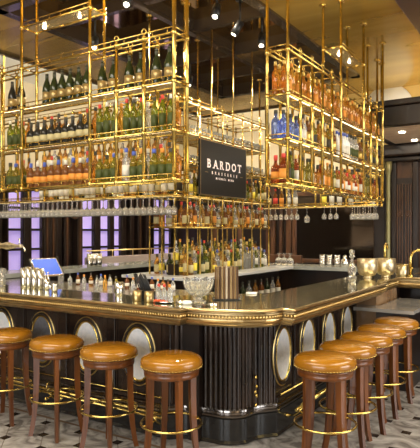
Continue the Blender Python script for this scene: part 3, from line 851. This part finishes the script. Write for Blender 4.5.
# crystal bowl
prof = [(0, 0), (.055, 0), (.058, .008), (.022, .022), (.022, .034), (.055, .05), (.09, .085), (.106, .125), (.108, .155), (.103, .155), (.098, .122), (.082, .09), (.05, .06), (0, .052)]
m = MB(); n = 32
m.lathe(prof, n)
for v in m.bm.verts:
    if v.co.z > .05:
        a = math.atan2(v.co.y, v.co.x); k = 1+.06*math.cos(a*16)
        v.co.x *= k; v.co.y *= k
        if v.co.z > .14: v.co.z += .008*math.cos(a*8)
for f in m.bm.faces: f.smooth = False
o = m.build('crystal_bowl', CRYSTAL); X = on_y(198.5, 3.40); o.location = (X, 3.40, ZT+.0005); o.scale = (1.02, 1.02, 1.12); tag(o, 'cut crystal footed punch bowl left of the leather menu stack', 'bowl')
for k, p in enumerate((181.5, 187, 213)):
    m = MB(); m.lathe([(0, 0), (.03, 0), (.038, .012), (.03, .024), (0, .026)], 14)
    o = m.build('folded_coaster', WHITEP if k == 1 else SILVER); o.location = (on_y(p, 3.27), 3.27, ZT+.0005)
    tag(o, 'small pale dish beside the crystal bowl, %s of three' % ('left', 'middle', 'right')[k], 'dish', 'small dishes round the crystal bowl')
# menus
mn = thing('menu_rack', 'upright stack of brown and gold bound menus on the bar corner', 'menus', (*at(226.5, 4.28), ZT), math.atan2(VX, VY)*-1+0)
mn.rotation_euler = (0, 0, math.radians(32.8))
m = MB(); m.box(-.105, .105, -.07, .07, 0, .010, .003); m.build('tray_base', BLACK, mn)
cols = [(.13, .07, .028), (.22, .135, .055), (.08, .042, .02), (.30, .20, .09), (.50, .40, .28)]
for k in range(11):
    x = -.092+.0166*k
    m = MB(); m.box(x+.001, x+.0152, -.06, .06, .010, .252+(.004 if k % 3 else 0), .003)
    c = cols[k % 4] if k != 5 else cols[4]
    m.build('menu', mat('menu_cover_%d' % (k % 4 if k != 5 else 9), c, .3, .45), mn)
lath('coaster', [(0, 0), (.045, 0), (.047, .006), (.045, .012), (0, .012)], WHITEP, 'round white coaster on the bar right of the menu stack', 'coaster', 251.5, d=4.66)
# right arm: crystal figure, gold bowls
o = lath('crystal_decanter', [(0, 0), (.045, 0), (.047, .01), (.03, .03), (.04, .06), (.043, .10), (.026, .135), (.013, .155), (.013, .185), (.028, .20), (.03, .205), (.016, .215), (.028, .235), (.024, .262), (0, .27)], CRYSTAL, 'faceted crystal decanter with ball stopper on the right bar arm', 'decanter', 352, x=-2.04, n=10); o.scale = (1.15, 1.15, 1.2)
for f in o.data.polygons: f.use_smooth = False
HAM = mat('hammered_gold', (.74, .64, .44), .36, 1., noise=(40, (1, 1, 1), (.50, .40, .24)))
for p, xx, lab in ((367.5, -1.90, 'left'), (385.5, -1.76, 'right')):
    o = lath('champagne_bowl', [(0, 0), (.05, 0), (.052, .008), (.035, .014), (.085, .030), (.112, .07), (.117, .12), (.112, .185), (.108, .185), (.112, .12), (.105, .075), (.06, .04), (0, .035)], HAM, 'hammered gold punch bowl on the right bar arm, %s of two' % lab, 'bowl', p, x=xx, group='gold punch bowls', n=32).scale = (1, 1, 1.18)
def arch(name, label, px, x, r, z, h=.14, turn=0, Y=None):
    Y = on_x(px, x) if Y is None else Y
    t = thing(name, label, 'tap', (x, Y, z), turn)
    pts = [(0, -r, .002)]+[(0, -r*math.cos(PI*k/12), h+r*math.sin(PI*k/12)) for k in range(13)]
    m = MB(); m.tube(pts, .016, 10); m.build('spout', BRASS, t)
    m = MB(); m.lathe([(0, 0), (.035, 0), (.035, .008), (.018, .02)], 14, (0, -r, 0)); m.build('tap_base', BRASS, t)
    m = MB(); m.tube([(0, -r, h*.5), (.06, -r, h*.5)], .007, 8); m.ball((.065, -r, h*.5), .012); m.build('tap_lever', BRASS, t)
arch('gooseneck_tap', 'curved gold tap rising behind the gold punch bowls', 386, -1.91, .06, ZT, .31)
arch('gooseneck_tap', 'large curved gold tap at the right photo edge', 420, on_y(420, 6.80), .11, ZT, .20, math.radians(-60), 6.80)
o = lath('gold_bucket', cup(.14, .078, .9), HAM, 'short gold ice bucket on the far right counter', 'bucket', 402, y=6.78)
for k, dz in ((0, .095),):
    q = MB(); q.torus((0, 0, .132), .079, .005); q.build('bucket_rim', BRASS, o)
# cups and goblets on the rear arm
for i, p in enumerate((322.5, 329.5, 337.5)):
    c = thing('stacked_cups', 'tall stack of silver cups on the rear counter, %s of three' % ('left', 'middle', 'right')[i], 'cups', (on_y(p, 8.1), 8.1, ZT), 0, 'stacks of silver cups on the rear counter')
    for k in range(4):
        m = MB(); m.lathe([(0, 0), (.036, 0), (.038, .004), (.044, .035), (.048, .068), (.044, .068), (.034, .01), (0, .01)], 16, (0, 0, .0005+.034*k)); m.build('cup', STEEL, c)
for i, p in enumerate((279, 284, 290)):
    m = MB(); m.lathe([(0, 0), (.045, 0), (.045, .08), (.02, .10), (.006, .115), (.006, .15), (.035, .16), (.035, .165), (0, .166)], 14)
    o = m.build('goblet', GLASS); o.location = (on_y(p, 8.05), 8.05, ZT+.0005); o.scale = (1.3, 1.3, 1.1)
    tag(o, 'clear goblet standing upside down on the rear counter, %s of three' % ('left', 'middle', 'right')[i], 'glass', 'goblets on the rear counter')
# soda gun / tap tower near decanter
sv = thing('silver_shaker', 'ornate silver shaker on the rear counter behind the crystal decanter', 'shaker', (on_y(345, 8.05), 8.05, ZT))
m = MB(); m.lathe([(0, 0), (.05, 0), (.06, .04), (.055, .10), (.03, .13), (.035, .15), (.02, .17), (0, .18)], 16); m.build('shaker_body', SILVER, sv)
# blue till screen
X, Y = at(46.5, 5.8)
ts = thing('till_screen', 'tilted bar till with a bright blue screen on the left', 'screen', (X, Y, .985), math.radians(84))
m = MB(); m.lathe([(0, 0), (.09, 0), (.09, .012), (.02, .02), (.02, .20), (0, .20)], 20); m.build('stand', STEEL, ts)
def tilt(mb, a=-38, dz=.205):
    bmesh.ops.rotate(mb.bm, verts=mb.bm.verts, cent=(0, 0, 0), matrix=Matrix.Rotation(math.radians(a), 3, 'X'))
    bmesh.ops.translate(mb.bm, verts=mb.bm.verts, vec=(0, 0, dz))
    return mb
m = MB(); m.box(-.165, .165, -.012, .012, -.115, .115, .008); tilt(m).build('bezel', STEEL, ts)
m = MB(); m.box(-.148, .148, -.0145, -.0125, -.098, .098); tilt(m).build('display', BLUE_SCREEN, ts)
# the draught tap at the left edge
dt = thing('draught_tap', 'ornate brass draught tap arm reaching in from the left edge', 'tap', (on_y(-16, 3.60)+.0, 3.36, ZT))
X0 = dt.location.x
Xe = on_y(22, 3.36)-X0
Z0 = H-14.5*5.0/F-ZT
m = MB(); m.lathe([(0, 0), (.06, 0), (.06, .012), (.028, .03), (.028, Z0-.03), (.045, Z0-.02), (.045, Z0+.05), (0, Z0+.07)], 18); m.build('tap_column', BRASS, dt)
m = MB(); N_ = 24
m.tube([(Xe*k/N_, 0, Z0) for k in range(N_+1)], [.030+.007*math.cos(k*1.35) if k < N_-2 else .016 for k in range(N_+1)], 14); m.build('tap_arm', HAM, dt)
m = MB(); m.tube([(Xe*.97, 0, Z0), (Xe+.03, 0, Z0-.012), (Xe+.045, 0, Z0-.045)], [.012, .01, .008], 8); m.tube([(Xe*.95, 0, Z0), (Xe*.95+.01, 0, Z0+.06)], .006, 6); m.ball((Xe*.95+.01, 0, Z0+.065), .012); m.build('spout', SILVER, dt)

# ------------------------------------------------------------------ setting
m = MB(); m.box(-10.5, 4, -4, 14, -.05, 0); struct('floor', m, FLOORM)
# gold ceiling as a frame round the dark recess
RX0, RX1, RY0, RY1 = -5.28, -2.82, 3.92, 8.6
m = MB()
m.box(-6.55, RX0, -3, 9.9, CEIL, CEIL+.06); m.box(RX1, 4, -3, 9.9, CEIL, CEIL+.06)
m.box(RX0, RX1, -3, RY0, CEIL, CEIL+.06); m.box(RX0, RX1, RY1, 9.9, CEIL, CEIL+.06)
struct('ceiling', m, GOLDCEIL)
m = MB(); m.box(RX0-.05, RX1+.05, RY0-.05, RY1+.05, CEIL+.16, CEIL+.2); struct('ceiling', m, MIRROR)
m = MB()
for x in (-5.28, -2.82): m.box(x-.06, x+.06, RY0-.06, RY1+.06, CEIL-.03, CEIL+.16)
for y in (3.92, 8.6): m.box(RX0-.06, RX1+.06, y-.06, y+.06, CEIL-.03, CEIL+.16)
struct('trim_1', m, BEAM)
m = MB()
m.box(-4.0, -3.9, RY0, RY1, CEIL+.04, CEIL+.16)
m.box(-3.99, -3.91, RY0, RY1, CEIL+.0, CEIL+.04)
for y in (4.72, 5.72, 6.74, 7.72): m.box(RX0, RX1, y-.035, y+.035, CEIL+.02, CEIL+.16)
struct('trim_2', m, BEAM)
m = MB()
m.box(-1.52, -1.30, -3, 9.9, CEIL-.05, CEIL); m.box(-1.30, -1.22, -3, 9.9, CEIL-.12, CEIL); m.box(-1.22, -1.0, -3, 9.9, CEIL-.05, CEIL)
struct('trim_3', m, PLUMBEAM)
m = MB(); m.box(-6.58, -6.52, -3, 9.93, CEIL-.03, CEIL+.12); m.box(-6.55, 4, 9.88, 9.93, CEIL-.03, CEIL+.12); struct('trim_4', m, BEAM)
m = MB(); m.box(-10.5, 4, -4, 14, 4.85, 4.9); struct('ceiling', m, WHITEP)
# walls
m = MB(); m.box(-10.2, -10.0, -3, 13.4, 2.6, 4.85); struct('wall_left', m, CREAM)
m = MB(); m.box(-10.0, 4, 13.0, 13.2, 2.9, 4.85); struct('wall_back', m, CREAM)
m = MB(); m.box(-10.0, -9.9, -3, 13.0, 2.5, 2.75, .03); m.box(-9.9, 4, 12.85, 13.0, 2.75, 3.05, .03); struct('trim_5', m, DARKWOOD)
WX = -9.5*1.0
m = MB(); m.box(-10.2, -9.62, -3, 13.2, 0, 2.6); struct('wall_left_panelling', m, DARKWOOD)
# windows with muntins in the left wall
wins = [(8, 22), (31, 41), (82, 93), (100, 109), (113, 120), (153.5, 160), (164, 170)]
for i, (a, b) in enumerate(wins):
    y0, y1 = on_x(a, WX), on_x(b, WX)
    m = MB()
    for y in (y0-.035, y1+.0): m.box(WX-.12, WX+.02, y, y+.035, .72, 2.5)
    for z in (.70, 1.20, 1.61, 2.06, 2.47): m.box(WX-.12, WX+.01, y0, y1, z-.025, z+.025)
    w = struct('window_%d' % (i+1), m, DARKWOOD)
    m = MB(); m.box(WX-.06, WX-.05, y0, y1, .74, 2.48); m.build('window_pane', LAV, w)
# pilasters with gilt beads on the left wall
m = MB(); g = MB()
for p in (-3, 26.5, 46, 52, 58, 66, 79, 96.5, 111, 123, 131, 139, 147, 162, 176):
    y = on_x(p, -9.5); wv = .08
    m.box(-9.62, -9.46, y-wv, y+wv, 0, 2.6, .01)
    if p in (46, 52, 79, 139, 66): g.box(-9.46, -9.445, y-.02, y+.02, .5, 2.45)
struct('trim_6', m, DARKWOOD); struct('trim_7', g, BROWNWOOD)
y = on_x(75, -9.42)
m = MB(); m.torus((-9.42, y, H+20*11.6/F), .10, .03, 'x', 24, 8); m.torus((-9.42, y, H+20*11.6/F), .045, .02, 'x', 20, 8)
o = m.build('carved_rosette', BROWNWOOD); tag(o, 'round carved wooden rosette on the wall left of the middle windows', 'wall ornament')
# balustrade rail before the windows
br = thing('banquette', 'low grey banquette back under the lavender windows beyond the bar', 'banquette', (-8.9, 10.3, 0))
m = MB(); m.box(-.08, .08, -1.5, 3.0, 0, 1.0, .02); m.build('backrest', mat('grey_upholstery', (.32, .26, .24), .5), br)
m = MB(); m.tube([(0, -1.5, 1.14), (0, 3.0, 1.14)], .015, 8)
for k in range(7): m.tube([(0, -1.4+.72*k, 1.0), (0, -1.4+.72*k, 1.14)], .01, 6)
m.build('top_rail', BRASS2, br)
# back wall lower part
m = MB(); m.box(-9.9, 4, 12.95, 13.2, 0, 2.9); struct('wall_back_panelling', m, DARKWOOD)
m = MB()
for p, hw in ((214, .1), (240, .06), (268, .05), (273, .06), (281, .04), (289, .07), (294, .05)):
    x = on_y(p, 12.9); m.box(x-hw, x+hw, 12.86, 12.97, 0, 2.75, .02)
m.box(on_y(267, 12.9), on_y(303, 12.9), 12.82, 12.97, .78, .98, .02)
struct('trim_8', m, BROWNWOOD)
x0, x1 = on_y(297, 12.9), on_y(374, 12.9)
mr = thing('wall_mirror', 'large dark wall mirror in a brown wood frame behind the bar', 'mirror', ((x0+x1)/2, 12.9, .9))
hw = (x1-x0)/2
m = MB(); m.box(-hw, hw, -.01, .04, 0, 1.55); m.build('mirror_glass', DMIR, mr)
m = MB(); m.box(-hw-.09, hw+.09, -.05, .04, -.10, 0, .015); m.box(-hw-.09, -hw, -.05, .04, 0, 1.6, .015); m.box(hw, hw+.09, -.05, .04, 0, 1.6, .015); m.box(-hw-.09, hw+.09, -.05, .04, 1.55, 1.66, .015)
m.build('mirror_frame', BROWNWOOD, mr)
# right partition with panelled doors, cornice, soffit
QY = 9.5
m = MB(); m.box(-2.75, 4, QY, QY+.2, 0, 3.0); struct('wall_right', m, BROWNWOOD)
m = MB()
for p, hw in ((381, .10), (389, .055), (394.5, .05), (416.5, .05)):
    x = on_y(p, QY); m.box(x-hw, x+hw, QY-.10, QY, 0, 2.72, .02)
m.box(-2.75, 4, QY-.16, QY, 2.72, 2.80, .02); m.box(-2.75, 4, QY-.26, QY, 2.80, 3.0, .03)
struct('trim_9', m, DARKWOOD)
x0, x1 = on_y(397, QY), on_y(414, QY)
m = MB(); m.box(x0, x1, QY-.06, QY, 0, 2.45)
dr = struct('door_1', m, DARKWOOD)
for k in (0, 1):
    a = x0+.02+(x1-x0)/2*k; b = a+(x1-x0)/2-.04
    m = MB()
    for xx in (a, (a+b)/2-.008, b-.016): m.box(xx, xx+.016, QY-.09, QY-.06, .1, 2.35)
    m.torus(((a+b)/2, QY-.08, 1.86), .045, .013, 'y', 20, 6); m.torus(((a+b)/2, QY-.08, 1.86), .018, .010, 'y', 14, 6)
    m.build('door_carving', BROWNWOOD, dr)
m = MB(); x = on_y(388.5, QY-.15); m.lathe([(0, 0), (.06, 0), (.06, .1), (.04, .14), (.036, 2.5), (.05, 2.56), (.06, 2.6), (.065, 2.72), (0, 2.72)], 16, (x, QY-.17, 0)); struct('trim_10', m, mat('olive_column', (.22, .19, .08), .3, .5))
m = MB(); m.box(-2.4, 4, 7.65, 9.5, 3.0, 3.05); struct('ceiling', m, mat('soffit_planks', (.74, .56, .42), .45, 0, noise=(3, (.3, 8, 1), (.54, .39, .28))))
m = MB(); m.box(-2.45, 4, 7.55, 7.68, 2.98, 3.24, .01); m.box(-2.45, 4, 7.50, 7.70, 3.24, 3.32, .015); m.box(-2.45, -2.37, 7.6, 9.6, 2.98, 3.24); struct('trim_11', m, DARKWOOD)
m = MB(); m.box(-3.4, 4, 9.72, 9.85, 3.0, CEIL); struct('wall_right_upper', m, mat('gilded_plaster', (.66, .46, .16), .4, .3))
m = MB(); m.lathe([(0, 0), (.42, 0), (.42, -.03), (0, -.03)], 40, (on_y(388, 9.7), 9.715, 3.68), 'y'); o = m.build('lit_cove_disc', WHITEP); tag(o, 'round white disc standing in for the lit cove above the right hand rack', 'cove')  # brightness of the lit curved cove given as a flat white disc

# ------------------------------------------------------------------ lamps and added fill lights
def spot_can(px, py, z, label, aim=(0, 0, -1), power=60, wide=70):
    d = (z-H)*F/(232-py); X, Y = at(px, d)
    t = thing('ceiling_spotlight', label, 'spotlight', (X, Y, z), 0, 'black ceiling spotlights')
    m = MB(); m.tube([(0, 0, .09), (0, 0, CEIL+.155-z)], .012, 8); m.lathe([(0, 0), (.05, 0), (.05, -.02), (0, -.02)], 12, (0, 0, CEIL+.155-z)); m.build('stem', BLACK, t)
    a = Vector(aim).normalized(); e = a*.14
    m = MB(); m.tube([-a*.02+Vector((0, 0, .05)), e+Vector((0, 0, .05))], [.042, .045], 14); m.build('can', BLACK, t)
    m = MB(); m.tube([e+Vector((0, 0, .05)), e*1.02+Vector((0, 0, .05))], .026, 14); m.build('lens', LAMP, t)
    l = bpy.data.lights.new('spot', 'SPOT'); l.energy = power; l.spot_size = math.radians(wide); l.spot_blend = .6; l.color = (1, .86, .64); l.shadow_soft_size = .04
    o = bpy.data.objects.new('spot_bulb', l); C.objects.link(o); o.parent = t; o.location = e*1.15+Vector((0, 0, .05))
    o.rotation_euler = a.to_track_quat('-Z', 'Y').to_euler()
spot_can(129, 1, 3.82, 'black ceiling spotlight at the top edge above the left rack', (.2, -.5, -.8))
spot_can(217, 12, 3.86, 'black ceiling spotlight nearest the middle of the mirrored ceiling', (.1, -.45, -.85))
spot_can(240, 28, 3.86, 'black ceiling spotlight left of the right rack poles', (-.45, -.2, -.8))
spot_can(262, 40, 3.86, 'black ceiling spotlight just behind the right rack pole', (.1, -.3, -.9))
spot_can(147, 64, 3.80, 'black ceiling spotlight seen through the last bay of the left rack', (0, -.5, -.8))
spot_can(95, 43.7, 3.80, 'black ceiling spotlight seen between the left rack upper tier and finial', (.3, -.4, -.8))
spot_can(190, 81, 3.80, 'black ceiling spotlight just right of the left rack corner post', (.1, -.4, -.9))
# downlights in the soffit
for p, q, lab in ((402, 132, 'left'), (414.5, 140, 'right')):
    d = (3.0-H)*F/(232-q); X, Y = at(p, d)
    m = MB(); m.lathe([(0, 0), (.045, 0), (.045, -.008), (0, -.008)], 16, (0, 0, 0)); o = m.build('recessed_downlight', LAMP); o.location = (X, Y, 3.0)
    tag(o, 'small round downlight in the timber soffit, %s of two' % lab, 'downlight', 'soffit downlights')
def area(name, loc, size, power, rot=(0, 0, 0), col=(1, .84, .60)):
    l = bpy.data.lights.new(name, 'AREA'); l.shape = 'RECTANGLE'; l.size, l.size_y = size; l.energy = power; l.color = col
    o = bpy.data.objects.new(name, l); C.objects.link(o); o.location = loc; o.rotation_euler = rot
    return o
# cove uplighting round the gold ceiling
area('cove_light', (-6.9, 5, 4.12), (.3, 12), 420, (PI, 0, 0), (1, .93, .80))
area('cove_light', (-3, 10.3, 4.12), (9, .3), 420, (PI, 0, 0), (1, .90, .72))
# unseen fill lights standing in for ceiling lighting over the guests' side
area('guest_side_fill', (-2.6, 1.2, 3.98), (4.5, 1.2), 190, (0, 0, 0), (1, .91, .76))
area('guest_side_fill', (.6, 4.5, 3.9), (1.2, 5), 190, (0, 0, 0), (1, .91, .76))
area('wall_washer', (-1.2, 8.9, 3.2), (3, .3), 30, (PI*.80, 0, 0), (1, .9, .7))
def down(name, loc, power, wide=120, col=(1, .9, .72)):
    l = bpy.data.lights.new(name, 'SPOT'); l.energy = power; l.spot_size = math.radians(wide); l.spot_blend = .5; l.color = col; l.shadow_soft_size = .05
    o = bpy.data.objects.new(name, l); C.objects.link(o); o.location = loc
for x, y in ((-4.9, 4.3), (-4.4, 5.2), (-3.3, 5.2), (-3.3, 6.3), (-3.3, 7.3), (-4.7, 7.3)): down('island_fill', (x, y, 4.12), 95)  # unseen spots added to light island and poles, no fixtures built
for x, y in ((-7.8, 11.2), (-5.6, 11.2), (-3.6, 11.2)): down('rear_light', (x, y, 4.6), 160, 130, (1, .84, .6))
area('soffit_light', (-1.6, 8.6, 2.97), (1.5, 1), 25, (0, 0, 0), (1, .85, .65))

area('daylight_fill', (-1.5, -3.2, 1.9), (5.5, 2.6), 330, (PI/2, 0, 0), (.93, .97, 1))  # added cool fill that whitens the front ovals, no window built here
area('daylight_fill', (5.2, 4.5, 1.9), (4.5, 2.6), 300, (PI/2, 0, PI/2), (.93, .97, 1))  # second added fill, for the ovals on the side face
area('upward_fill', (-4.0, 3.63, 3.64), (.8, .12), 9, (PI, 0, 0), (1, .80, .45))  # unseen uplights added over the racks to brighten the gold ceiling
area('upward_fill', (-3.0, 3.63, 3.22), (.7, .12), 9, (PI, 0, 0), (1, .80, .45))
area('upward_fill', (-2.13, 5.0, 3.22), (.12, 1.2), 9, (PI, 0, 0), (1, .80, .45))
w = bpy.data.worlds.new('World'); bpy.context.scene.world = w; w.use_nodes = True
nt = w.node_tree; bg = nt.nodes['Background']
tc = nt.nodes.new('ShaderNodeTexCoord'); nz = nt.nodes.new('ShaderNodeTexNoise'); nz.inputs['Scale'].default_value = 3.5; nz.inputs['Detail'].default_value = 3
rp = nt.nodes.new('ShaderNodeValToRGB'); e = rp.color_ramp.elements
e[0].position = .44; e[0].color = (.02, .014, .008, 1); e[1].position = .66; e[1].color = (2.2, 1.7, 1.1, 1)
k = e.new(.55); k.color = (.30, .20, .11, 1)
nt.links.new(tc.outputs['Generated'], nz.inputs['Vector']); nt.links.new(nz.outputs['Fac'], rp.inputs['Fac']); nt.links.new(rp.outputs['Color'], bg.inputs['Color'])
bg.inputs['Strength'].default_value = 1.25

# ------------------------------------------------------------------ camera
cam = bpy.data.cameras.new('Camera'); co = bpy.data.objects.new('Camera', cam); C.objects.link(co)
co.location = (0, 0, H); co.rotation_euler = (PI/2, 0, math.radians(32.8))
cam.sensor_fit = 'HORIZONTAL'; cam.sensor_width = 36; cam.lens = F/420*36; cam.shift_y = 8/420
cam.clip_start = .05
sc = bpy.context.scene; sc.camera = co
sc.view_settings.view_transform = 'Standard'; sc.view_settings.look = 'None'; sc.view_settings.gamma = 1; sc.view_settings.exposure = -.15
sc.view_settings.use_curve_mapping = False
